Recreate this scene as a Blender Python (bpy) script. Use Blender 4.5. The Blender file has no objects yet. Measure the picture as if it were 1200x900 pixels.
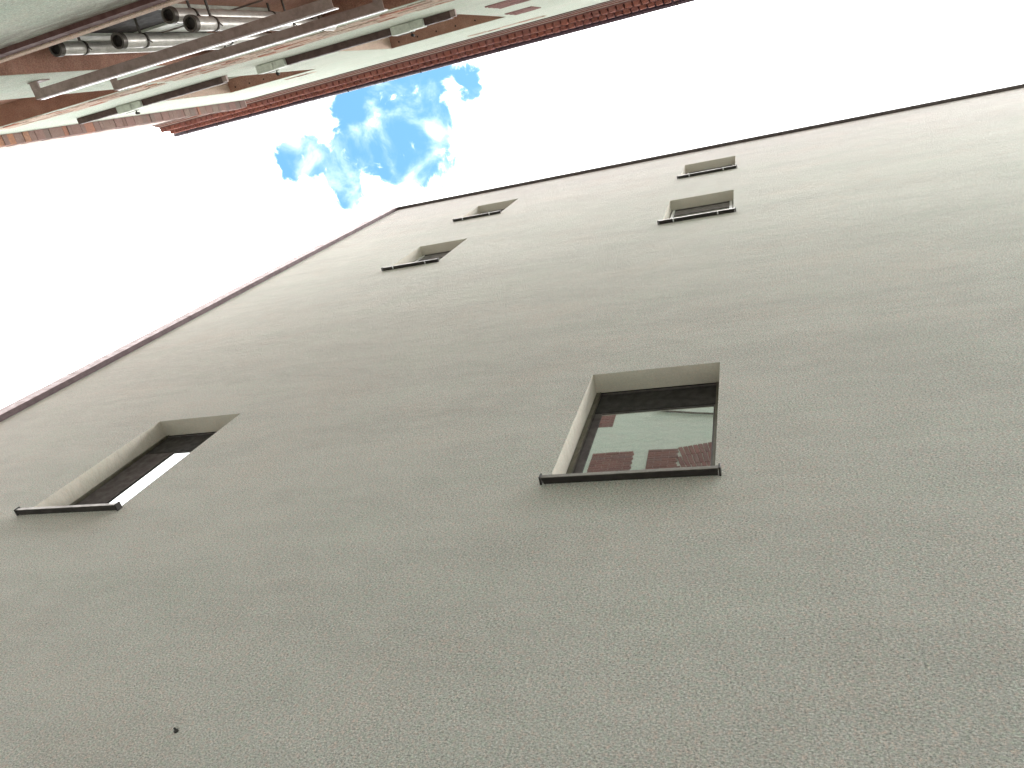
import bpy, bmesh, math, random
from mathutils import Vector, Matrix
random.seed(7)
sc = bpy.context.scene
col = sc.collection

# ------------------------------------------------------------------ camera
cam_d = bpy.data.cameras.new("camera")
cam = bpy.data.objects.new("camera", cam_d); col.objects.link(cam); sc.camera = cam
cam_d.sensor_width = 36.0; cam_d.lens = 25.722
cam_d.clip_start = 0.05; cam_d.clip_end = 3000
cx = Vector((0.93843998, 0.22135851, 0.26519957))
cy = Vector((-0.09419286, 0.90259102, -0.42006803))     # image down
cz = Vector((-0.33235239, 0.36922872, 0.86787789))      # forward
cam.matrix_world = Matrix(((cx.x, -cy.x, -cz.x, 0), (cx.y, -cy.y, -cz.y, 0), (cx.z, -cy.z, -cz.z, 0), (0, 0, 0, 1)))
GZ = -1.6                                                # ground height; the lens is 1.6 m above it

# ------------------------------------------------------------------ world, sun, exposure
sc.render.engine = 'CYCLES'
sc.render.resolution_x, sc.render.resolution_y = 1024, 768
sc.view_settings.view_transform = 'Standard'; sc.view_settings.look = 'None'
sc.view_settings.exposure = 1.86; sc.view_settings.gamma = 1.0
sc.cycles.max_bounces = 10; sc.cycles.diffuse_bounces = 6
SUN_EL, SUN_AZ = math.radians(50), math.radians(88)    # azimuth measured from +Y towards +X
w = bpy.data.worlds.new("World"); sc.world = w; w.use_nodes = True
nt = w.node_tree; N = nt.nodes; L = nt.links; N.clear()
def nd(tree, typ, **kw):
    n = tree.nodes.new(typ)
    for k, v in kw.items(): setattr(n, k, v)
    return n
def math_n(tree, op, a, b=None, c=None, clamp=False):
    n = tree.nodes.new('ShaderNodeMath'); n.operation = op; n.use_clamp = clamp
    for i, v in enumerate((a, b, c)):
        if v is None: continue
        if isinstance(v, (int, float)): n.inputs[i].default_value = v
        else: tree.links.new(v, n.inputs[i])
    return n.outputs[0]
def maprange(tree, v, a, b, c=0.0, d=1.0, smooth=True):
    n = tree.nodes.new('ShaderNodeMapRange')
    if smooth: n.interpolation_type = 'SMOOTHSTEP'
    tree.links.new(v, n.inputs['Value'])
    for k, x in zip(('From Min', 'From Max', 'To Min', 'To Max'), (a, b, c, d)): n.inputs[k].default_value = x
    return n.outputs[0]
def mixc(tree, f, a, b):
    n = tree.nodes.new('ShaderNodeMix'); n.data_type = 'RGBA'
    for s, v in (('Factor', f), ('A', a), ('B', b)):
        i = [q for q in n.inputs if q.name == s and (q.type == 'RGBA' or s == 'Factor')][0]
        if isinstance(v, (int, float)): i.default_value = v
        elif isinstance(v, tuple): i.default_value = v if len(v) == 4 else (*v, 1)
        else: tree.links.new(v, i)
    return [o for o in n.outputs if o.type == 'RGBA'][0]
def noise(tree, vec, scale, detail=3, rough=.5, dist=0.0):
    n = tree.nodes.new('ShaderNodeTexNoise')
    n.inputs['Scale'].default_value = scale; n.inputs['Detail'].default_value = detail
    n.inputs['Roughness'].default_value = rough; n.inputs['Distortion'].default_value = dist
    if vec is not None: tree.links.new(vec, n.inputs['Vector'])
    return n.outputs[0]
sky = nd(nt, 'ShaderNodeTexSky', sky_type='NISHITA', sun_disc=False)
sky.sun_elevation = SUN_EL; sky.sun_rotation = SUN_AZ
tc = nd(nt, 'ShaderNodeTexCoord'); sep = nd(nt, 'ShaderNodeSeparateXYZ'); L.new(tc.outputs['Generated'], sep.inputs[0])
zz = math_n(nt, 'MAXIMUM', sep.outputs[2], 0.06)
u = math_n(nt, 'DIVIDE', sep.outputs[0], zz); v = math_n(nt, 'DIVIDE', sep.outputs[1], zz)
cmb = nd(nt, 'ShaderNodeCombineXYZ'); L.new(u, cmb.inputs[0]); L.new(v, cmb.inputs[1])
uvv = cmb.outputs[0]
# the cloud layer, seen on a plane: gaps in it are clusters of round openings frayed by noise
gaps = [(-.635, .03, .03), (-.602, .035, .035), (-.565, .065, .045), (-.525, .03, .055), (-.455, .015, .055), (-.43, .068, .042), (-.505, -.03, .045),
        (-.44, -.045, .045), (-.39, -.03, .035), (-.345, -.018, .024), (-.415, .02, .04), (-.48, .07, .03),
        # further gaps over the roofs
        (1.3, 1.1, .3), (1.6, .8, .25), (-1.8, 1.3, .3), (-1.5, -1.6, .4), (.9, -1.9, .35), (2.9, -1.3, .6), (-3.2, .6, .6)]
fld = None
for gx, gy, gr in gaps:
    du = math_n(nt, 'SUBTRACT', u, gx); dv = math_n(nt, 'SUBTRACT', v, gy)
    d2 = math_n(nt, 'ADD', math_n(nt, 'MULTIPLY', du, du), math_n(nt, 'MULTIPLY', dv, dv))
    d = math_n(nt, 'SUBTRACT', 1.0, math_n(nt, 'DIVIDE', math_n(nt, 'SQRT', d2), gr * 1.25))
    fld = d if fld is None else math_n(nt, 'MAXIMUM', fld, d)
fr = math_n(nt, 'MULTIPLY', math_n(nt, 'SUBTRACT', noise(nt, uvv, 22, 8, .60, .5), .5), 2.1)
edge = math_n(nt, 'ADD', fld, fr)
gap = maprange(nt, edge, -.04, 0.46)
wisp = maprange(nt, noise(nt, uvv, 15, 7, .55, .35), .42, .80)
wisp2 = math_n(nt, 'MULTIPLY', math_n(nt, 'POWER', wisp, 1.3), .26)
veil = math_n(nt, 'POWER', math_n(nt, 'SUBTRACT', 1.0, gap, clamp=True), 1.8)
cover = math_n(nt, 'ADD', veil, wisp2, clamp=True)
cl = noise(nt, uvv, 2.2, 5, .55)
# overcast brightness falls from the zenith to a third of it at the horizon
ovc = math_n(nt, 'DIVIDE', math_n(nt, 'ADD', 1.0, math_n(nt, 'MULTIPLY', math_n(nt, 'MAXIMUM', sep.outputs[2], 0.0), 2.0)), 3.0)
clb = math_n(nt, 'MULTIPLY', maprange(nt, cl, .3, .7, 17.0, 22.0), ovc)
clr = nd(nt, 'ShaderNodeVectorMath', operation='SCALE'); clr.inputs[0].default_value = (1.0, 1.0, 1.0); L.new(clb, clr.inputs['Scale'])
skyb = nd(nt, 'ShaderNodeVectorMath', operation='MULTIPLY'); L.new(sky.outputs[0], skyb.inputs[0]); skyb.inputs[1].default_value = (.92, 1.42, 1.42)
bg = nd(nt, 'ShaderNodeBackground'); bg.inputs['Strength'].default_value = 0.1
L.new(mixc(nt, cover, skyb.outputs[0], clr.outputs[0]), bg.inputs['Color'])
ow = nd(nt, 'ShaderNodeOutputWorld'); L.new(bg.outputs[0], ow.inputs[0])

sun_d = bpy.data.lights.new("sun", 'SUN'); sun_d.energy = 0.9; sun_d.angle = math.radians(25); sun_d.color = (1, .96, .9)
sun = bpy.data.objects.new("sun", sun_d); col.objects.link(sun)
sdir = Vector((math.sin(SUN_AZ) * math.cos(SUN_EL), math.cos(SUN_AZ) * math.cos(SUN_EL), math.sin(SUN_EL)))
sun.rotation_euler = sdir.to_track_quat('Z', 'Y').to_euler(); sun.location = (20, 0, 30)

# ------------------------------------------------------------------ materials
def mat(name):
    m = bpy.data.materials.new(name); m.use_nodes = True
    t = m.node_tree; b = t.nodes['Principled BSDF']; return m, t, b
def pos(t):
    return t.nodes.new('ShaderNodeNewGeometry').outputs['Position']
def scaled(t, vec, s):
    n = t.nodes.new('ShaderNodeVectorMath'); n.operation = 'MULTIPLY'; t.links.new(vec, n.inputs[0]); n.inputs[1].default_value = s
    return n.outputs[0]
def bump(t, b, h, strength, dist, prev=None):
    n = t.nodes.new('ShaderNodeBump'); n.inputs['Strength'].default_value = strength; n.inputs['Distance'].default_value = dist
    t.links.new(h, n.inputs['Height'])
    if prev is not None: t.links.new(prev, n.inputs['Normal'])
    t.links.new(n.outputs[0], b.inputs['Normal']); return n.outputs[0]

def mulc(t, a, k):
    n = t.nodes.new('ShaderNodeVectorMath'); n.operation = 'MULTIPLY'; t.links.new(a, n.inputs[0]); n.inputs[1].default_value = k
    return n.outputs[0]
def render_plaster(name, c1, c2, c3, grain=1.0, stretch=(0.55, 1, 2.2), grime=None):
    m, t, b = mat(name); p = pos(t)
    big = noise(t, scaled(t, p, stretch), 0.9, 6, .6, .3)
    mid = noise(t, scaled(t, p, (1, 1, 2.0)), 4.5, 5, .6)
    fine = noise(t, scaled(t, p, (.8, 1, 1.3)), 75, 5, .75); grit = noise(t, scaled(t, p, (.75, 1, 1.3)), 105, 4, .8)
    vor = t.nodes.new('ShaderNodeTexVoronoi'); vor.inputs['Scale'].default_value = 90; t.links.new(p, vor.inputs['Vector'])
    c = mixc(t, maprange(t, big, .34, .66), c1, c2)
    c = mixc(t, maprange(t, mid, .42, .68, 0, .55), c, c3)
    str_ = noise(t, scaled(t, p, (.35, 1, 1.8)), 3.0, 6, .65, .8)
    c = mixc(t, maprange(t, str_, .50, .70, 0, .55), c, tuple(x * .85 for x in c1))
    clump = maprange(t, noise(t, p, 3.2, 4, .6), .35, .65, .55, 1.0)
    pit = math_n(t, 'MULTIPLY', maprange(t, grit, .37, .475, .9 * grain, 0), clump)
    dark = tuple(x * .36 for x in c1)
    c = mixc(t, pit, c, dark)
    c = mixc(t, maprange(t, grit, .51, .62, 0, .75 * grain), c, tuple(min(.9, x * 1.35) for x in c1))
    tint = noise(t, p, 60, 2, .5)
    c = mixc(t, maprange(t, tint, .5, .72, 0, .35), c, (c1[0] * 1.12, c1[1] * .97, c1[2] * .90))
    sand = noise(t, scaled(t, p, (.8, 1, 1.25)), 135, 4, .85)
    c = mixc(t, maprange(t, sand, .34, .62, 0, 1, False), mulc(t, c, (1 - .62 * grain,) * 3), mulc(t, c, (1 + .36 * grain,) * 3))
    hue = noise(t, scaled(t, p, (.8, 1, 1.2)), 1.6, 5, .7, .5)
    c = mixc(t, maprange(t, hue, .50, .66, 0, .45), c, mulc(t, c, (1.03, .98, .965)))
    c = mixc(t, maprange(t, hue, .50, .36, 0, .45), c, mulc(t, c, (.965, 1.0, .975)))
    hue2 = noise(t, p, 38, 3, .7)
    c = mixc(t, maprange(t, hue2, .50, .64, 0, grain), c, mulc(t, c, (1.05, .98, .97)))
    c = mixc(t, maprange(t, hue2, .50, .36, 0, grain), c, mulc(t, c, (.94, .985, .95)))
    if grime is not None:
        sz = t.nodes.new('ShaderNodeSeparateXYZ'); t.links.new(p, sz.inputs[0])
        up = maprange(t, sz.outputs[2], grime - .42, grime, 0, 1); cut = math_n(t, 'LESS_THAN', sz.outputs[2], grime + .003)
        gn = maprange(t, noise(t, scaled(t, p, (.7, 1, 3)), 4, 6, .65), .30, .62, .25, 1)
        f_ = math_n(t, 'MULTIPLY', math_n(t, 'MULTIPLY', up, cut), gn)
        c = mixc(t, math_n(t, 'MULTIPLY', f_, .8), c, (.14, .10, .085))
    t.links.new(c, b.inputs['Base Color']); b.inputs['Roughness'].default_value = .95
    b.inputs['Specular IOR Level'].default_value = .15
    rough = noise(t, scaled(t, p, (1, 1, 1.6)), 26, 4, .6, .6)
    n0 = bump(t, b, mid, .45, .04)
    n1 = bump(t, b, rough, .5 * grain, .014, n0)
    n2 = bump(t, b, vor.outputs['Distance'], .7 * grain, .005, n1)
    bump(t, b, fine, 1.0 * grain, .022, n2)
    return m
M = {}
M['stucco'] = render_plaster('grey_stucco', (.86, .84, .795), (.775, .76, .72), (.90, .88, .84))
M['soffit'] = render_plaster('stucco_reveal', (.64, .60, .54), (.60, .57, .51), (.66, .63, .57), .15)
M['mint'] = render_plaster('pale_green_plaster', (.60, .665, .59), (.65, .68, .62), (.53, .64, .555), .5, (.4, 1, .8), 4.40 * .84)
M['rosy'] = render_plaster('terracotta_plaster', (.40, .225, .17), (.31, .17, .135), (.49, .30, .23), .6, (1, 1, 1))
M['beige'] = render_plaster('beige_ledge_plaster', (.60, .46, .38), (.52, .40, .33), (.66, .52, .44), .6)
M['bone'] = render_plaster('pinkish_plaster', (.62, .52, .50), (.56, .46, .45), (.68, .60, .56), .6)
def metal(name, c, rough, metallic=0.0, var=.25, spec=.5):
    m, t, b = mat(name); p = pos(t)
    n = noise(t, p, 14, 5, .65); g = noise(t, p, 110, 3, .6)
    cc = mixc(t, maprange(t, n, .35, .7), c, tuple(x * (1 - var) for x in c))
    cc = mixc(t, maprange(t, g, .55, .75, 0, .35), cc, tuple(min(1, x * 1.5 + .02) for x in c))
    t.links.new(cc, b.inputs['Base Color']); b.inputs['Metallic'].default_value = metallic
    r = maprange(t, n, .3, .7, rough * .8, min(1, rough * 1.25)); t.links.new(r, b.inputs['Roughness'])
    b.inputs['Specular IOR Level'].default_value = spec
    bump(t, b, g, .15, .002); return m
M['anthracite'] = metal('anthracite_frame', (.10, .088, .09), .45)
M['sillmetal'] = metal('brown_grey_sill_metal', (.27, .25, .23), .38, .55)
M['sillcap'] = metal('dark_sill_cap', (.035, .03, .028), .45, .2)
M['rail_guide'] = metal('olive_guide_rail', (.17, .16, .125), .35, .5)
M['white_rail'] = metal('white_lacquered_rail', (.82, .82, .82), .4, 0, .08)  # bright copy of the guide rail, sky light put into its colour
M['alu'] = metal('bright_aluminium', (.75, .75, .76), .3, .6)
M['coping'] = metal('brown_roof_metal', (.085, .068, .066), .45, .2)
M['flash'] = metal('rosy_brown_flashing', (.33, .21, .21), .5, .15)
M['flash_dark'] = metal('dark_plum_return', (.09, .055, .06), .55, .1)  # flashing colour darkened to paint in the shade on its return
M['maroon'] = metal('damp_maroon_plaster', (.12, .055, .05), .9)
M['grey_steel'] = metal('weathered_grey_steel', (.30, .225, .205), .6, .1)
M['blind_dark'] = metal('near_black_blind_box', (.022, .02, .021), .6)  # soffit reflection on the lower windows, deeper shade put into the colour
M['side_panel'] = metal('dark_mauve_side_panel', (.085, .07, .075), .6)  # flat tone standing in for the dark jamb mirrored in the glass
M['blind_mauve'] = metal('mauve_grey_blind_box', (.20, .18, .18), .6)  # lighter copy for the upper windows, their stronger light put into the colour
M['galv'] = metal('galvanised_duct', (.60, .59, .56), .36, .25)
M['clamp'] = metal('dark_clamp_steel', (.10, .09, .08), .5, .4)
M['black'] = metal('soot_black', (.02, .016, .015), .8, 0)
M['void'] = metal('unlit_void', (.012, .008, .007), .9, 0, .2)
M['box'] = metal('painted_junction_box', (.58, .62, .56), .5)
M['beam'] = metal('dark_brown_beam', (.075, .04, .035), .6)
M['gutter'] = metal('dark_plum_gutter', (.10, .06, .085), .5)
M['cable'] = metal('grey_cable', (.16, .13, .11), .6)
M['tile'] = metal('weathered_roof_tile', (.11, .085, .075), .9)
M['mortar'] = metal('old_lime_mortar', (.33, .22, .20), .95)
M['roof'] = metal('roof_felt', (.08, .075, .07), .9)

def brick_mat(name, ramp, var=.3):
    m, t, b = mat(name); p = pos(t)
    oi = t.nodes.new('ShaderNodeObjectInfo')
    r = t.nodes.new('ShaderNodeValToRGB'); r.color_ramp.interpolation = 'LINEAR'
    els = r.color_ramp.elements
    while len(els) < len(ramp): els.new(.5)
    for e, (q, c) in zip(els, ramp): e.position = q; e.color = (*c, 1)
    t.links.new(oi.outputs['Random'], r.inputs[0])
    n = noise(t, p, 22, 6, .7); g = noise(t, p, 120, 3, .6)
    c = mixc(t, maprange(t, n, .35, .7, 0, .6), r.outputs[0], (.22, .13, .11))
    c = mixc(t, maprange(t, g, .58, .75, 0, .45), c, (.55, .48, .42))
    t.links.new(c, b.inputs['Base Color']); b.inputs['Roughness'].default_value = .95
    b.inputs['Specular IOR Level'].default_value = .15
    bump(t, b, g, .6, .006, bump(t, b, n, .5, .02)); return m
M['brick_red'] = brick_mat('old_red_brick', [(0, (.25, .085, .07)), (.5, (.36, .13, .10)), (1, (.30, .12, .11))])
M['brick_wash'] = brick_mat('limewashed_brick', [(0, (.62, .50, .42)), (.4, (.66, .58, .50)), (.62, (.50, .27, .18)), (.8, (.48, .13, .08)), (1, (.42, .36, .30))])
M['brick_pier'] = brick_mat('pier_block', [(0, (.20, .16, .15)), (.5, (.27, .17, .16)), (1, (.25, .20, .18))])
M['brick_orange'] = brick_mat('orange_block', [(0, (.44, .19, .11)), (.5, (.40, .22, .15)), (1, (.36, .17, .13))])
M['brick_mauve'] = brick_mat('mauve_brick', [(0, (.20, .09, .09)), (.5, (.29, .13, .12)), (1, (.22, .13, .13))])

gm, t, b = mat('dark_window_glass'); p = pos(t)
b.inputs['Base Color'].default_value = (.58, .62, .615, 1); b.inputs['Roughness'].default_value = .015; b.inputs['Metallic'].default_value = .92
bump(t, b, noise(t, p, 1.7, 2, .4), .05, .01); M['glass'] = gm
pm, t, b = mat('paving'); p = pos(t)
t.links.new(mixc(t, maprange(t, noise(t, p, 3, 6, .6), .35, .65), (.40, .39, .37), (.48, .465, .44)), b.inputs['Base Color'])
b.inputs['Roughness'].default_value = .9; bump(t, b, noise(t, p, 60, 4, .6), .5, .01); M['paving'] = pm
em, t, b = mat('bare_earth'); p = pos(t)
t.links.new(mixc(t, maprange(t, noise(t, p, .3, 6, .6), .35, .65), (.14, .13, .11), (.10, .12, .07)), b.inputs['Base Color'])
b.inputs['Roughness'].default_value = 1; M['earth'] = em

# ------------------------------------------------------------------ helpers
def box_bm(bm, x0, x1, y0, y1, z0, z1, bev=0):
    vs = [bm.verts.new((x, y, z)) for z in (z0, z1) for y in (y0, y1) for x in (x0, x1)]
    fs = [(0, 2, 3, 1), (4, 5, 7, 6), (0, 1, 5, 4), (2, 6, 7, 3), (0, 4, 6, 2), (1, 3, 7, 5)]
    ff = [bm.faces.new([vs[i] for i in f]) for f in fs]
    if bev:
        es = list({e for f in ff for e in f.edges})
        bmesh.ops.bevel(bm, geom=es, offset=bev, segments=1, affect='EDGES')
def tube_bm(bm, p0, p1, r, seg=16, caps=True, r1=None):
    p0 = Vector(p0); p1 = Vector(p1); d = (p1 - p0).normalized()
    a = d.cross(Vector((0, 0, 1)) if abs(d.z) < .9 else Vector((1, 0, 0))).normalized(); c = d.cross(a)
    r1 = r if r1 is None else r1
    A = [bm.verts.new(p0 + (a * math.cos(k * 2 * math.pi / seg) + c * math.sin(k * 2 * math.pi / seg)) * r) for k in range(seg)]
    B = [bm.verts.new(p1 + (a * math.cos(k * 2 * math.pi / seg) + c * math.sin(k * 2 * math.pi / seg)) * r1) for k in range(seg)]
    for k in range(seg): f = bm.faces.new([A[k], A[(k + 1) % seg], B[(k + 1) % seg], B[k]]); f.smooth = True
    if caps: bm.faces.new(A[::-1]); bm.faces.new(B)
def obj(name, bm, m, parent=None, origin=None):
    bmesh.ops.recalc_face_normals(bm, faces=bm.faces)
    me = bpy.data.meshes.new(name); 
    if origin is not None:
        bmesh.ops.translate(bm, verts=bm.verts, vec=-Vector(origin))
    bm.to_mesh(me); bm.free(); me.materials.append(M[m] if isinstance(m, str) else m)
    o = bpy.data.objects.new(name, me); col.objects.link(o)
    if parent is not None: o.parent = parent
    if origin is not None:
        o.location = Vector(origin) - (parent_loc(parent) if parent is not None else Vector((0, 0, 0)))
    elif parent is not None:
        o.location = -parent_loc(parent)
    return o
def parent_loc(o):
    l = Vector((0, 0, 0))
    while o is not None: l += o.location; o = o.parent
    return l
def boxo(name, x0, x1, y0, y1, z0, z1, m, parent=None, bev=0):
    bm = bmesh.new(); box_bm(bm, x0, x1, y0, y1, z0, z1, bev)
    return obj(name, bm, m, parent, ((x0 + x1) / 2, (y0 + y1) / 2, z0))
def empty(name, loc, label, cat, group=None):
    o = bpy.data.objects.new(name, None); o.empty_display_size = .2; col.objects.link(o); o.location = loc
    o['label'] = label; o['category'] = cat
    if group: o['group'] = group
    return o
def wall_bm(xs, zs, yf, yb, holes):
    """slab with rectangular holes; yf = face towards the lane, yb = back"""
    bm = bmesh.new(); vc = {}
    def V(x, y, z):
        k = (round(x, 5), round(y, 5), round(z, 5))
        if k not in vc: vc[k] = bm.verts.new(k)
        return vc[k]
    X = sorted(set([xs[0], xs[1]] + [h[0] for h in holes] + [h[1] for h in holes]))
    Z = sorted(set([zs[0], zs[1]] + [h[2] for h in holes] + [h[3] for h in holes]))
    def solid(i, j):
        if i < 0 or j < 0 or i >= len(X) - 1 or j >= len(Z) - 1: return False
        mx = (X[i] + X[i + 1]) / 2; mz = (Z[j] + Z[j + 1]) / 2
        return not any(h[0] < mx < h[1] and h[2] < mz < h[3] for h in holes)
    for i in range(len(X) - 1):
        for j in range(len(Z) - 1):
            if not solid(i, j): continue
            a, c, e, g = X[i], X[i + 1], Z[j], Z[j + 1]
            for y in (yf, yb): bm.faces.new([V(a, y, e), V(c, y, e), V(c, y, g), V(a, y, g)]).material_index = 0
            if not solid(i - 1, j): bm.faces.new([V(a, yf, e), V(a, yb, e), V(a, yb, g), V(a, yf, g)])
            if not solid(i + 1, j): bm.faces.new([V(c, yf, e), V(c, yb, e), V(c, yb, g), V(c, yf, g)])
            if not solid(i, j - 1): bm.faces.new([V(a, yf, e), V(c, yf, e), V(c, yb, e), V(a, yb, e)])
            if not solid(i, j + 1): bm.faces.new([V(a, yf, g), V(c, yf, g), V(c, yb, g), V(a, yb, g)])
    bm.normal_update()
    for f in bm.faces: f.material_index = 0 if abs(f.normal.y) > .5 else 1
    return bm

# ------------------------------------------------------------------ ground
g = boxo('ground', -600, 600, -600, 600, GZ - .5, GZ - .006, 'earth'); g['kind'] = 'structure'
pv = boxo('pavement', -16, 12, -.88, 2.0, GZ - .1, GZ, 'paving'); pv['kind'] = 'structure'

# ------------------------------------------------------------------ grey rendered building
X0, X1, ZT = -7.66, 7.2, 15.47
gb = empty('grey_building', (0, 2.0, GZ), 'tall building of grey rough render with six small deep-set windows', 'building')
wins = [(-1.19, -.31, 3.30, 4.72), (-5.11, -4.23, 3.245, 4.655), (-1.11, -.235, 9.36, 10.79), (-5.035, -4.215, 9.31, 10.63),
        (-1.09, -.215, 12.58, 13.93), (-5.06, -4.22, 12.42, 13.73)]
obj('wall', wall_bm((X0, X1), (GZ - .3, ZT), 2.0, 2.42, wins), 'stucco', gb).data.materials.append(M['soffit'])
bm = bmesh.new(); box_bm(bm, X0, X1, 2.42, 9.0, GZ - .3, ZT - .02)
obj('building_core', bm, 'stucco', gb)
boxo('roof', X0 + .05, X1 - .05, 2.2, 8.9, ZT, ZT + .05, 'roof', gb)
boxo('coping_batten', X0 - .16, X1 + .04, 1.9455, 2.19, ZT + .001, ZT + .05, 'coping', gb)
# roof edge metal, sheet after sheet
x = X0 - .17
while x < X1:
    xe = min(x + 2.0, X1 + .05)
    bm = bmesh.new(); dz = random.uniform(-.002, .002)
    box_bm(bm, x + .0002, xe - .0002, 1.945, 2.5, ZT + .052, ZT + .062 + dz)
    box_bm(bm, x + .0002, xe - .0002, 1.94, 1.9445, ZT - .03 + dz, ZT + .062)
    box_bm(bm, x + .0002, xe - .0002, 1.945, 1.999, ZT - .027, ZT - .020)
    box_bm(bm, x - .012, x + .012, 1.937, 1.9395, ZT - .031, ZT + .045)
    obj('coping_sheet', bm, 'coping', gb, (x, 1.95, ZT)); x = xe
# rosy metal strip covering the left corner
z = GZ
while z < ZT - .06:
    ze = min(z + 1.95, ZT - .055); bm = bmesh.new(); j = random.uniform(-.002, .002)
    box_bm(bm, -7.82, -7.60 + j, 1.935, 1.999, z + .001, ze - .001)
    box_bm(bm, -7.82, X0 - .002, 1.9995, 2.30, z + .001, ze - .001)
    box_bm(bm, -7.823, -7.603 + j, 1.932, 1.934, ze - .02, ze - .002)
    cf = obj('corner_flashing', bm, 'flash', gb, (-7.6, 1.97, z))
    boxo('flashing_return', -7.599 + j, -7.594 + j, 1.937, 1.999, z + .001, ze - .001, 'flash_dark', cf); z = ze
texts = ['wide window with dark blind box reflecting pale green wall', 'window reflecting a narrow strip of bright sky', None, None, None, None]
for wi, (a, c, e, f) in enumerate(wins):
    upper = wi >= 2
    # casing: a dark lining set 17 cm into the wall
    bm = bmesh.new(); yc, yg = 2.150, 2.166; th = .012
    box_bm(bm, a + .002, a + .038, yc + .010, yg + .05, e + .002, f - .002)
    box_bm(bm, c - .038, c - .002, yc + .010, yg + .05, e + .002, f - .002)
    box_bm(bm, a + .0385, c - .0385, yc, yg + .05, f - .03, f - .002)
    box_bm(bm, a + .0385, c - .0385, yc + .02, yg + .05, e + .002, e + .035)
    win = obj('window', bm, 'anthracite', gb, ((a + c) / 2, yc, e))
    boxo('shadow_gap', a + .003, c - .003, yc - .004, yc - .0005, f - .014, f - .003, 'black', win)  # black strip paints the shade in the gap above the frame
    if not upper:
        boxo('side_panel', a + .040, -1.10 if wi == 0 else -4.768, yg - .007, yg - .001, e + .061, f - .319, 'side_panel', win)  # added panel, painted as the dark reflection of the jamb
    if texts[wi]: win['label'] = texts[wi]
    # sash frame and pane
    bm = bmesh.new()
    for q in ((a + .039, a + .050, e + .036, f - .31), (c - .050, c - .039, e + .036, f - .31)):
        box_bm(bm, q[0], q[1], yg - .006, yg + .03, q[2], q[3])
    for q in ((e + .036, e + .06), (f - .317, f - .307)):
        box_bm(bm, a + .0505, c - .0505, yg - .004, yg + .03, q[0], q[1])
    obj('sash', bm, 'anthracite', win, ((a + c) / 2, yg, e))
    boxo('pane', a + .051, c - .051, yg, yg + .012, e + .061, f - .318, 'glass', win)
    boxo('blind_box', a + .039, c - .039, yg - .008, yg + .03, f - .306, f - .031, 'blind_mauve' if upper else 'blind_dark', win)  # added panel, painted as the soffit's reflection at the head of the glass
    for s in (0, 1):
        xa = (a + .003 if s == 0 else c - .037) + (0 if not upper else .016 if s == 0 else -.030)
        bm = bmesh.new()
        box_bm(bm, xa, xa + .034, yc - .006, yc + .011, e + .02, f - .003)
        box_bm(bm, xa + (.030 if s == 0 else 0), xa + (.034 if s == 0 else .004), yc - .012, yc - .0065, e + .02, f - .003)
        obj('guide_rail', bm, 'white_rail' if upper and wi != 5 else 'rail_guide', win, (xa, yc, e))
    # metal sill: sloping sheet, front lip, upstands at both ends
    xa, xb = a - .028, c + .022
    bm = bmesh.new(); yf = 1.956
    vs = [bm.verts.new(q) for q in ((xa, yf, e - .037), (xb, yf, e - .037), (xb, 2.148, e + .004), (xa, 2.148, e + .004),
                                    (xa, yf, e - .033), (xb, yf, e - .033), (xb, 2.148, e + .008), (xa, 2.148, e + .008))]
    for q in ((0, 1, 2, 3), (7, 6, 5, 4), (0, 4, 5, 1), (1, 5, 6, 2), (2, 6, 7, 3), (3, 7, 4, 0)): bm.faces.new([vs[k] for k in q])
    # only the part outside the opening may be wider than it
    for q in vs:
        if q.co.y > 2: q.co.x = a + .002 if q.co.x < (a + c) / 2 else c - .002
    sill = obj('sill', bm, 'sillcap', win, ((a + c) / 2, yf, e))
    bm = bmesh.new()
    box_bm(bm, xa, xb, yf - .004, yf - .0005, e - .037, e - .012)
    box_bm(bm, xa, xb, yf - .0003, yf + .012, e - .015, e - .012)
    obj('sill_lip', bm, 'sillmetal', win, ((a + c) / 2, yf, e))
    for xs_ in (xa - .012, xb + .001):
        bm = bmesh.new()
        box_bm(bm, xs_, xs_ + .011, yf - .008, 1.999, e - .042, e + .004, .002)
        obj('sill_end_cap', bm, 'sillcap', win, (xs_, yf, e))
    if upper:
        for fr_ in (.2, .78):
            xm = xa + (xb - xa) * fr_
            boxo('sill_clip', xm - .007, xm + .007, yf - .009, yf + .034, e - .048, e - .0375, 'alu', win)
# small drilled hole with a dark plug in it, and its torn rim
bm = bmesh.new(); tube_bm(bm, (-2.32, 1.993, 1.57), (-2.315, 2.02, 1.57), .009, 10)
tube_bm(bm, (-2.327, 1.985, 1.573), (-2.31, 1.999, 1.571), .004, 8)
o = obj('wall_plug', bm, 'black', None, (-2.32, 2.0, 1.57))
o['label'] = 'tiny dark plug stuck in a drill hole low on the grey wall'; o['category'] = 'wall plug'

# ------------------------------------------------------------------ pale green brick building opposite
K = 0.84          # facade plane stands K metres from the lens; sizes below are in multiples of it
FY = -K
def k_(*a): return [q * K for q in a]
ob = empty('pale_green_building', (-4, FY, GZ), 'old pale green plastered building with brick cornice and bricked arches across the lane', 'building')
XL, XR = -12.95 * K, 7.6 * K
low = [(-9.9, -7.02, 4.60, 8.10), (-5.75, -3.0, 4.60, 8.02), (-1.55, 1.2, 4.60, 8.05)]
upp = [(-8.75, -6.9, 9.62, 12.45), (-5.50, -3.42, 9.64, 12.60)]
holes = [tuple(k_(*h)) for h in low + upp]
obj('wall', wall_bm((XL, XR), (GZ - .3, 15.22 * K), FY, FY - .5, holes), 'mint', ob).data.materials.append(M['mint'])
bm = bmesh.new(); box_bm(bm, XL, XR, FY - 8, FY - .5, GZ - .3, 15.3 * K); obj('building_core', bm, 'mint', ob)
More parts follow.
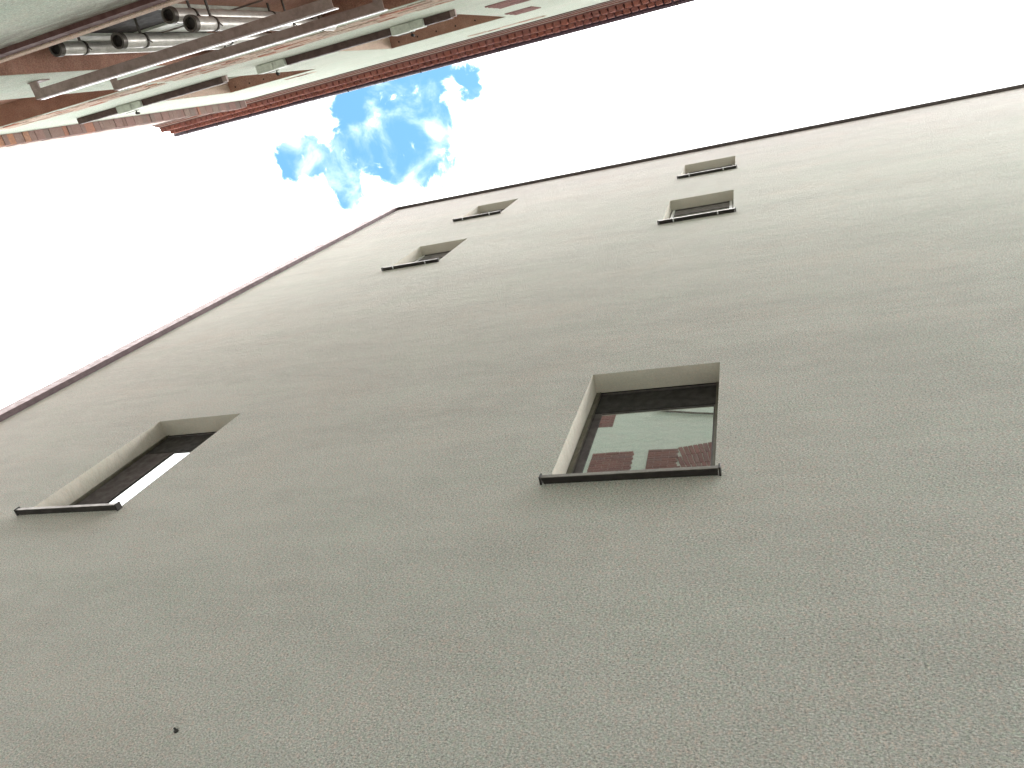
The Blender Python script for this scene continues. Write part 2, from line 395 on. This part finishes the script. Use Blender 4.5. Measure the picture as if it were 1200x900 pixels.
# lower wall stands 2 cm proud below the ledge
ledge = boxo('ledge', XL + .01, XR - .01, FY + .0, FY + .035, 4.505 * K, 4.59 * K, 'beige', ob, .004)
boxo('damp_course', XL + .012, XR - .012, FY, FY + .026, 4.40 * K, 4.504 * K, 'maroon', ob)  # dark strip painted in for the shaded underside of the ledge
for i, h in enumerate(low):
    a, c, e, f = k_(*h); d = .24 * K; e2 = e
    L_ = .012
    obj_ = boxo('jamb', a + .001, a + L_, FY - d, FY - .004, e, f - .001, 'rosy', ob)
    boxo('jamb', c - L_, c - .001, FY - d, FY - .004, e, f - .001, 'rosy', ob)
    boxo('soffit', a + L_ + .001, c - L_ - .001, FY - d, FY - .004, f - L_ - .001, f - .001, 'rosy', ob)
    boxo('infill_wall', a + .001, c - .001, FY - .48, FY - d - .001, e, f - .001, 'rosy', ob)
    # light green boarded window with a dark opening beneath, standing in the infill
    wx0, wx1, wz1, wzd = a + .14 * K, a + 1.36 * K, e + 2.75 * K, e + 1.8 * K
    yb = FY - d
    bm = bmesh.new()
    box_bm(bm, wx0, wx1, yb + .0, yb + .03, wzd, wz1); box_bm(bm, wx0, wx0 + .3 * K, yb, yb + .03, e + .002, wzd - .001)
    box_bm(bm, wx1 - .06, wx1, yb, yb + .03, e + .002, wzd - .001)
    iw = obj('window', bm, 'box', ob, (wx0, yb, e))
    boxo('pane', wx0 + .3 * K + .001, wx1 - .061, yb + .001, yb + .012, e + .002, wzd - .001, 'void', iw)
    bm = bmesh.new(); n = 3
    for q in range(1, n):
        xm = wx0 + (wx1 - wx0) * q / n; box_bm(bm, xm - .012, xm + .012, yb + .031, yb + .045, wzd + .01, wz1 - .01)
    obj('frame', bm, 'anthracite' if i == 1 else 'box', iw, (wx0, yb, e))
for i, h in enumerate(upp):
    a, c, e, f = k_(*h); d = .28 * K; L_ = .012
    boxo('jamb', a + .001, a + L_, FY - d, FY - .004, e, f - .001, 'beige', ob)
    boxo('jamb', c - L_, c - .001, FY - d, FY - .004, e, f - .001, 'beige', ob)
    sf = boxo('soffit', a + L_ + .001, c - L_ - .001, FY - d, FY - .004, f - L_ - .001, f - .001, 'rosy', ob)
    n = 6
    for q in range(n):
        xm = a + (c - a) * (q + .5) / n
        bm = bmesh.new(); tube_bm(bm, (xm, FY - .07 * K, f - L_ - .012), (xm, FY - .07 * K, f - L_ - .0015), .011, 8)
        obj('vent_stub', bm, 'black', sf, (xm, FY - .07 * K, f - L_))
    # window frame and panes at the back
    bm = bmesh.new(); yb = FY - d
    box_bm(bm, a + .013, a + .08, yb, yb + .05, e, f - .014); box_bm(bm, c - .08, c - .013, yb, yb + .05, e, f - .014)
    box_bm(bm, a + .081, c - .081, yb, yb + .05, f - .09, f - .014); box_bm(bm, a + .081, c - .081, yb, yb + .05, e, e + .07)
    m_ = (a + c) / 2; box_bm(bm, m_ - .04, m_ + .04, yb, yb + .05, e + .071, f - .091)
    uw = obj('window', bm, 'box', ob, (m_, yb, e))
    boxo('pane', a + .081, m_ - .041, yb + .01, yb + .02, e + .071, f - .091, 'glass', uw)
    boxo('pane', m_ + .041, c - .081, yb + .01, yb + .02, e + .071, f - .091, 'glass', uw)
    # dark channel beam as sill
    bm = bmesh.new(); xa, xb = a - (.33 if i else .75) * K, c + .12 * K; y1 = FY + .088 * K
    box_bm(bm, xa, xb, FY + .002, y1, e - .05, e - .02)
    box_bm(bm, xa, xb, y1 - .012, y1 + .001, e - .019, e + .03)
    sb_ = obj('sill_beam', bm, 'beam', ob, (xa, FY, e))
    boxo('end_plate', xb + .001, xb + .06, FY + .002, y1 - .006, e - .052, e - .014, 'grey_steel', sb_)
# brick cornice
y = lambda q: -q * K
for n_, (yo, z0_, z1_, m_) in enumerate([(.987, 15.12, 15.15, 'maroon'), (.978, 15.152, 15.18, 'bone'), (.966, 15.182, 15.24, 'brick_mauve'),
                                         (.957, 15.242, 15.265, 'bone'), (.943, 15.267, 15.34, 'brick_red'), (.932, 15.342, 15.40, 'bone')]):
    boxo('string_course', (-13.0 - .01 * n_) * K, XR + .04 + .005 * n_, y(1.0) + .001, y(yo), z0_ * K, z1_ * K, m_, ob)
bm = bmesh.new()
box_bm(bm, -13.06 * K, XR + .06, FY - .5, y(.905), 15.405 * K, 15.60 * K)
box_bm(bm, -13.08 * K, XR + .06, FY - .5, y(.815), 15.605 * K, 15.85 * K)
obj('cornice_core', bm, 'brick_mauve', ob, (0, FY, 15.4 * K))
def brick_mesh(name, sx, sy, sz, m, seed):
    rr = random.Random(seed); bm = bmesh.new(); box_bm(bm, -sx / 2, sx / 2, -sy / 2, sy / 2, -sz / 2, sz / 2, min(sx, sy, sz) * .1)
    for v_ in bm.verts: v_.co += Vector([rr.uniform(-1, 1) * min(sx, sy, sz) * .05 for _ in range(3)])
    bmesh.ops.recalc_face_normals(bm, faces=bm.faces)
    me = bpy.data.meshes.new(name); bm.to_mesh(me); bm.free(); me.materials.append(M[m]); return me
def place(name, me, loc, parent, rot=(0, 0, 0)):
    o = bpy.data.objects.new(name, me); col.objects.link(o); o.parent = parent
    o.location = Vector(loc) - parent_loc(parent); o.rotation_euler = rot; return o
pitch = .155 * K
c1 = [brick_mesh('corbel_brick', .125 * K, .115 * K, .19 * K, 'brick_red', s) for s in range(4)]
c2 = [brick_mesh('dentil_brick', .115 * K, .10 * K, .22 * K, 'brick_red', 9 + s) for s in range(4)]
x = -13.0 * K; q = 0
while x < XR and q < 125:
    place('corbel_brick', random.choice(c1), (x, y(.88) + random.uniform(-.003, .003), 15.505 * K), ob)
    place('dentil_brick', random.choice(c2), (x + pitch * .5, y(.79) + random.uniform(-.003, .003), 15.73 * K), ob)
    x += pitch; q += 1
bm = bmesh.new()
box_bm(bm, -13.10 * K, XR + .08, FY - .5, y(.735), 15.86 * K, 15.885 * K)
obj('eave_board', bm, 'gutter', ob, (0, FY, 15.86 * K))
bm = bmesh.new()                                   # half-round gutter along the eave
prof = [(-.742 + .036 + .042 * math.cos(t_), 15.90 + .05 - .06 * math.sin(t_)) for t_ in [math.pi * k / 10 for k in range(11)]]
vv = [[bm.verts.new((xx, p_[0] * K, p_[1] * K)) for p_ in prof] for xx in (-13.14 * K, XR + .1)]
for k in range(10): f_ = bm.faces.new([vv[0][k], vv[0][k + 1], vv[1][k + 1], vv[1][k]]); f_.smooth = True
bm.faces.new(vv[0]); bm.faces.new(vv[1][::-1])
obj('gutter', bm, 'gutter', ob, (0, y(.7), 15.9 * K))
x = -12.7 * K
while x < XR:
    boxo('gutter_bracket', x, x + .02, y(.74), y(.665) + .006, 15.835 * K, 15.85 * K, 'beam', ob); x += .9 * K
bm = bmesh.new(); ea, rg = (y(.76), 15.96 * K), (FY - 6.6, 15.96 * K + 13.5)  # unseen roof, made steep and tall to cut sky light on the grey wall
vs = [bm.verts.new(q) for xx in (-13.08 * K, XR + .08) for q in ((xx, ea[0], ea[1]), (xx, rg[0], rg[1]), (xx, 2 * rg[0] - ea[0], ea[1]))]
for q in ((0, 1, 2), (5, 4, 3), (0, 3, 4, 1), (1, 4, 5, 2), (2, 5, 3, 0)): bm.faces.new([vs[k] for k in q])
obj('roof', bm, 'tile', ob, (0, ea[0], ea[1]))
# brick pier near the left end, block over block, its right cheek facing the lens
PX = -10.3 * K
boxo('pier_core', PX - .30, PX - .012, FY + .001, y(.865), GZ, 15.09 * K, 'bone', ob)
z = GZ + .1
rr = random.Random(4)
while z < 15.0 * K:
    hh = rr.choice([.07, .09, .11, .13, .16, .2]) * K
    bm = bmesh.new(); dx = rr.uniform(-.004, .008)
    box_bm(bm, PX - .20, PX + dx, FY + .002, y(.848) + rr.uniform(-.004, .004), z + .002, min(z + hh, 15.08 * K) - .001, .002)
    obj('pier_block', bm, 'brick_pier' if rr.random() > .2 else 'brick_orange', ob, (PX, FY, z)); z += hh
boxo('end_strip', XL + .002, PX - .31, FY + .001, FY + .006, GZ, 15.09 * K, 'bone', ob)
# bare brickwork where plaster has come off
wash = [brick_mesh('brick', .235 * K, .03, .062 * K, 'brick_wash', 20 + s) for s in range(5)]
mauv = [brick_mesh('brick', .235 * K, .03, .058 * K, 'brick_mauve', 30 + s) for s in range(4)]
vous = [brick_mesh('arch_brick', .07 * K, .034, .30 * K, 'brick_mauve', 40 + s) for s in range(4)]
def patch(x0, x1, z0, z1, meshes, fill, seed, arc=0, thin=lambda s, t: 1.0):
    rr = random.Random(seed); rows = int((z1 - z0) / .075)
    xq = x0
    while meshes is wash and xq < x1:
        wq = rr.uniform(.3, .6); s_ = (xq - x0) / (x1 - x0); zo = arc * (1 - (2 * s_ - 1) ** 2)
        boxo('lime_coat', xq * K, min(xq + wq, x1) * K - .001, FY + .0005, FY + rr.uniform(.002, .005), (z0 + zo + rr.uniform(-.04, .05)) * K, (z1 + zo - rr.uniform(-.04, .10)) * K, 'beige', ob)
        xq += wq
    for r_ in range(rows):
        xx = x0 + (.125 if r_ % 2 else 0)
        while xx < x1 - .1:
            s_ = (xx - x0) / (x1 - x0); t_ = r_ / max(1, rows - 1)
            if rr.random() < fill * thin(s_, t_):
                zc = z0 + .0375 + r_ * .075 + arc * (1 - (2 * s_ - 1) ** 2)
                place('brick', rr.choice(meshes), ((xx + .12) * K, FY - .010 + rr.uniform(-.002, .006), zc * K), ob, (0, rr.uniform(-.02, .02), 0))
            xx += .25
patch(-6.75, -2.6, 8.05, 8.72, wash, .62, 3, .10)
patch(-9.6, -6.95, 8.13, 8.62, wash, .5, 5, .05)
def backing(x0, x1, z0, z1): boxo('mortar_bed', x0 * K, x1 * K, FY + .0005, FY + .003, z0 * K, z1 * K, 'mortar', ob)
def solid(x0, x1, z0, z1, seed):
    backing(x0 + .02, x1 - .02, z0, z1)
    rr = random.Random(seed); rows = int(round((z1 - z0) / .073))
    for r_ in range(rows):
        xx = x0
        while xx < x1 - .05:
            wd = min(.24 if (r_ % 2 or xx > x0) else .12, x1 - xx)
            o = place('brick', rr.choice(mauv), ((xx + wd / 2) * K, FY - .007 + rr.uniform(-.002, .004), (z0 + .0365 + r_ * .073) * K), ob)
            o.scale = ((wd - .01) / .235, 1, 1); xx += wd
solid(-3.28, -2.84, 11.98, 12.64, 6)
patch(-4.7, -3.3, 14.35, 14.62, wash, .6, 8)
patch(-7.8, -7.2, 12.8, 12.95, wash, .8, 9)
solid(-3.05, -2.30, 10.25, 10.97, 11)
solid(-2.07, -1.55, 10.25, 10.99, 12)
for k in range(26):                                # soldier bricks of the arch right of it
    xx = -1.50 + k * .078; t_ = (xx + .4) / 1.15; dz = .16 * (1 - t_ * t_)
    place('arch_brick', random.choice(vous), (xx * K, FY - .008, (10.86 + dz) * K), ob, (0, (xx + .4) * .25, 0))
    place('arch_brick', random.choice(vous), (xx * K, FY - .008, (10.55 + dz) * K), ob, (0, (xx + .4) * .25, 0))
    place('arch_brick', random.choice(vous), (xx * K, FY - .008, (10.24 + dz) * K), ob, (0, (xx + .4) * .25, 0))

# ------------------------------------------------------------------ fixtures on the green building
def safety_rail(zb, zt, yb, yf, xa, xb, label):
    r = empty('safety_rail', (xa * K, FY, zb * K), label, 'rail', 'steel rails across the arched opening')
    bm = bmesh.new()
    box_bm(bm, xa * K, xb * K, yb * K, yf * K, zb * K, zb * K + .004)                      # web seen from below
    box_bm(bm, xa * K, xb * K, yf * K, yf * K + .005, zb * K - .001, zt * K)              # outer flange
    obj('bar', bm, 'grey_steel', r, (xa * K, yf * K, zb * K))
    boxo('edge_strip', xa * K + .001, xb * K - .001, yf * K + .0055, yf * K + .008, zt * K - .034, zt * K + .001, 'alu', r)  # bright strip paints the sky light on the bar's outer face
    for xq in (xa, xb - .09):
        bm = bmesh.new(); box_bm(bm, xq * K, (xq + .09) * K, FY + .001, yb * K - .0005, zb * K - .002, zb * K + .003)
        box_bm(bm, xq * K, (xq + .012) * K, FY + .001, yb * K - .0005, zb * K + .004, zt * K)
        obj('bracket', bm, 'grey_steel', r, (xq * K, FY, zb * K))
        boxo('wall_plate', (xq - .03) * K, (xq + .12) * K, FY + .001, FY + .008, zb * K + .006, zt * K + .03, 'grey_steel', r)
    return r
safety_rail(5.82, 5.91, -.93, -.855, -6.14, -2.93, 'lower of two grey steel rails across the arched opening, nearest the ledge')
safety_rail(6.85, 6.935, -.95, -.875, -6.18, -2.96, 'upper of two grey steel rails across the arched opening, nearest the bare bricks')
def vent_pipe(xq, yq, zq, zt, r0, label):
    X, Y, Z_, T = xq * K, yq * K, zq * K, zt * K; r0 *= K
    r = empty('vent_pipe', (X, Y, Z_), label, 'pipe', 'upright metal pipes in the arched opening')
    bm = bmesh.new(); seg = 24
    tube_bm(bm, (X, Y, Z_ + .05), (X, Y, T), r0, seg, False); tube_bm(bm, (X, Y, Z_ + .05), (X, Y, Z_ + .9), r0 * .9, seg, False)
    obj('tube', bm, 'galv', r, (X, Y, Z_))
    bm = bmesh.new()                              # flared open mouth
    tube_bm(bm, (X, Y, Z_), (X, Y, Z_ + .04), r0 * 1.18, seg, False); tube_bm(bm, (X, Y, Z_ + .002), (X, Y, Z_ + .04), r0 * .85, seg, False)
    A = []
    for rad in (r0 * 1.18, r0 * .85):
        A.append([bm.verts.new((X + rad * math.cos(2 * math.pi * k / seg), Y + rad * math.sin(2 * math.pi * k / seg), Z_)) for k in range(seg)])
    for k in range(seg): bm.faces.new([A[0][k], A[0][(k + 1) % seg], A[1][(k + 1) % seg], A[1][k]])
    B = []
    for rad in (r0 * 1.18, r0 * .85):
        B.append([bm.verts.new((X + rad * math.cos(2 * math.pi * k / seg), Y + rad * math.sin(2 * math.pi * k / seg), Z_ + .04)) for k in range(seg)])
    for k in range(seg): bm.faces.new([B[0][k], B[0][(k + 1) % seg], B[1][(k + 1) % seg], B[1][k]])
    obj('collar', bm, 'clamp', r, (X, Y, Z_))
    bm = bmesh.new(); tube_bm(bm, (X, Y, Z_ + .025), (X, Y, Z_ + .035), r0 * .845, seg); obj('inner_baffle', bm, 'black', r, (X, Y, Z_ + .025))
    for zc in (Z_ + .24, Z_ + 1.25, T - .22):
        bm = bmesh.new(); tube_bm(bm, (X, Y, zc), (X, Y, zc + .022), r0 * 1.09, seg, True)
        yend = FY - .24 * K
        box_bm(bm, X - .006, X + .006, yend, Y - r0 * 1.05, zc + .002, zc + .018)
        tube_bm(bm, (X + r0 * 1.1, Y + .004, zc + .01), (X + r0 * 1.55, Y + .03, zc + .01), .005, 6)
        obj('clamp', bm, 'clamp', r, (X, Y, zc))
    return r
vent_pipe(-5.36, -1.12, 5.48, 8.0, .055, 'metal pipe with dark open mouth partly hidden by the ledge, leftmost of four')
vent_pipe(-4.74, -1.035, 5.50, 8.0, .055, 'metal pipe with fully visible flared round mouth, second from the left')
vent_pipe(-4.24, -1.11, 5.58, 8.0, .055, 'metal pipe closest to the top edge of the photo, third mouth from the left')
vent_pipe(-4.10, -1.015, 5.62, 8.0, .055, 'metal pipe with dark round mouth, rightmost and standing in front of another')
def light_box(xq, zq, label, wdt=.44):
    X, Z_ = xq * K, zq * K
    r = empty('light_box', (X, FY, Z_), label, 'lamp', 'pale boxes on the dark sill beams')
    bm = bmesh.new(); box_bm(bm, X - wdt / 2 * K, X + .04, FY + .003, FY + .092, Z_ - .10, Z_ + .045, .006)
    obj('housing', bm, 'box', r, (X, FY, Z_))
    bm = bmesh.new(); box_bm(bm, X + .041, X + wdt / 2 * K, FY + .003, FY + .085, Z_ - .09, Z_ + .03, .005)
    obj('cover', bm, 'box', r, (X, FY, Z_))
    boxo('seam_strip', X - wdt / 2 * K + .02, X + .03, FY + .0925, FY + .097, Z_ + .015, Z_ + .03, 'anthracite', r)
    bm = bmesh.new(); tube_bm(bm, (X + .01, FY + .093, Z_ + .0), (X + .01, FY + .125, Z_ + .0), .007, 8)
    tube_bm(bm, (X + .01, FY + .125, Z_ - .012), (X + .01, FY + .13, Z_ + .04), .016, 10, True, .012)
    obj('knob', bm, 'black', r, (X + .01, FY + .12, Z_))
light_box(-8.45, 9.62, 'pale grey box on the dark beam nearest the left edge')
light_box(-5.95, 9.62, 'pale box at the left end of the longer dark beam')
light_box(-3.88, 9.62, 'pale box halfway along the longer dark beam')
# thin cables
def cable(pts, r_, label):
    bm = bmesh.new()
    for a_, b_ in zip(pts, pts[1:]): tube_bm(bm, a_, b_, r_, 8)
    o = obj('cable', bm, 'cable', None, pts[0]); o['label'] = label; o['category'] = 'cable'
pts = [Vector(((-2.1 + 3.1 * s / 12) * K, FY + .02, (12.50 - .95 * s / 12 - .2 * (s / 12) * (1 - s / 12)) * K)) for s in range(13)]
cable(pts, .016, 'slack grey cable crossing the green wall, mirrored in the nearest window')
pts = [Vector((-5.30 * K + 1.3 * K * s / 4, FY - .24 * K + .04, (6.62) * K)) for s in range(5)]
cable(pts, .007, 'thin dark cable running behind the pipes in the arched opening')
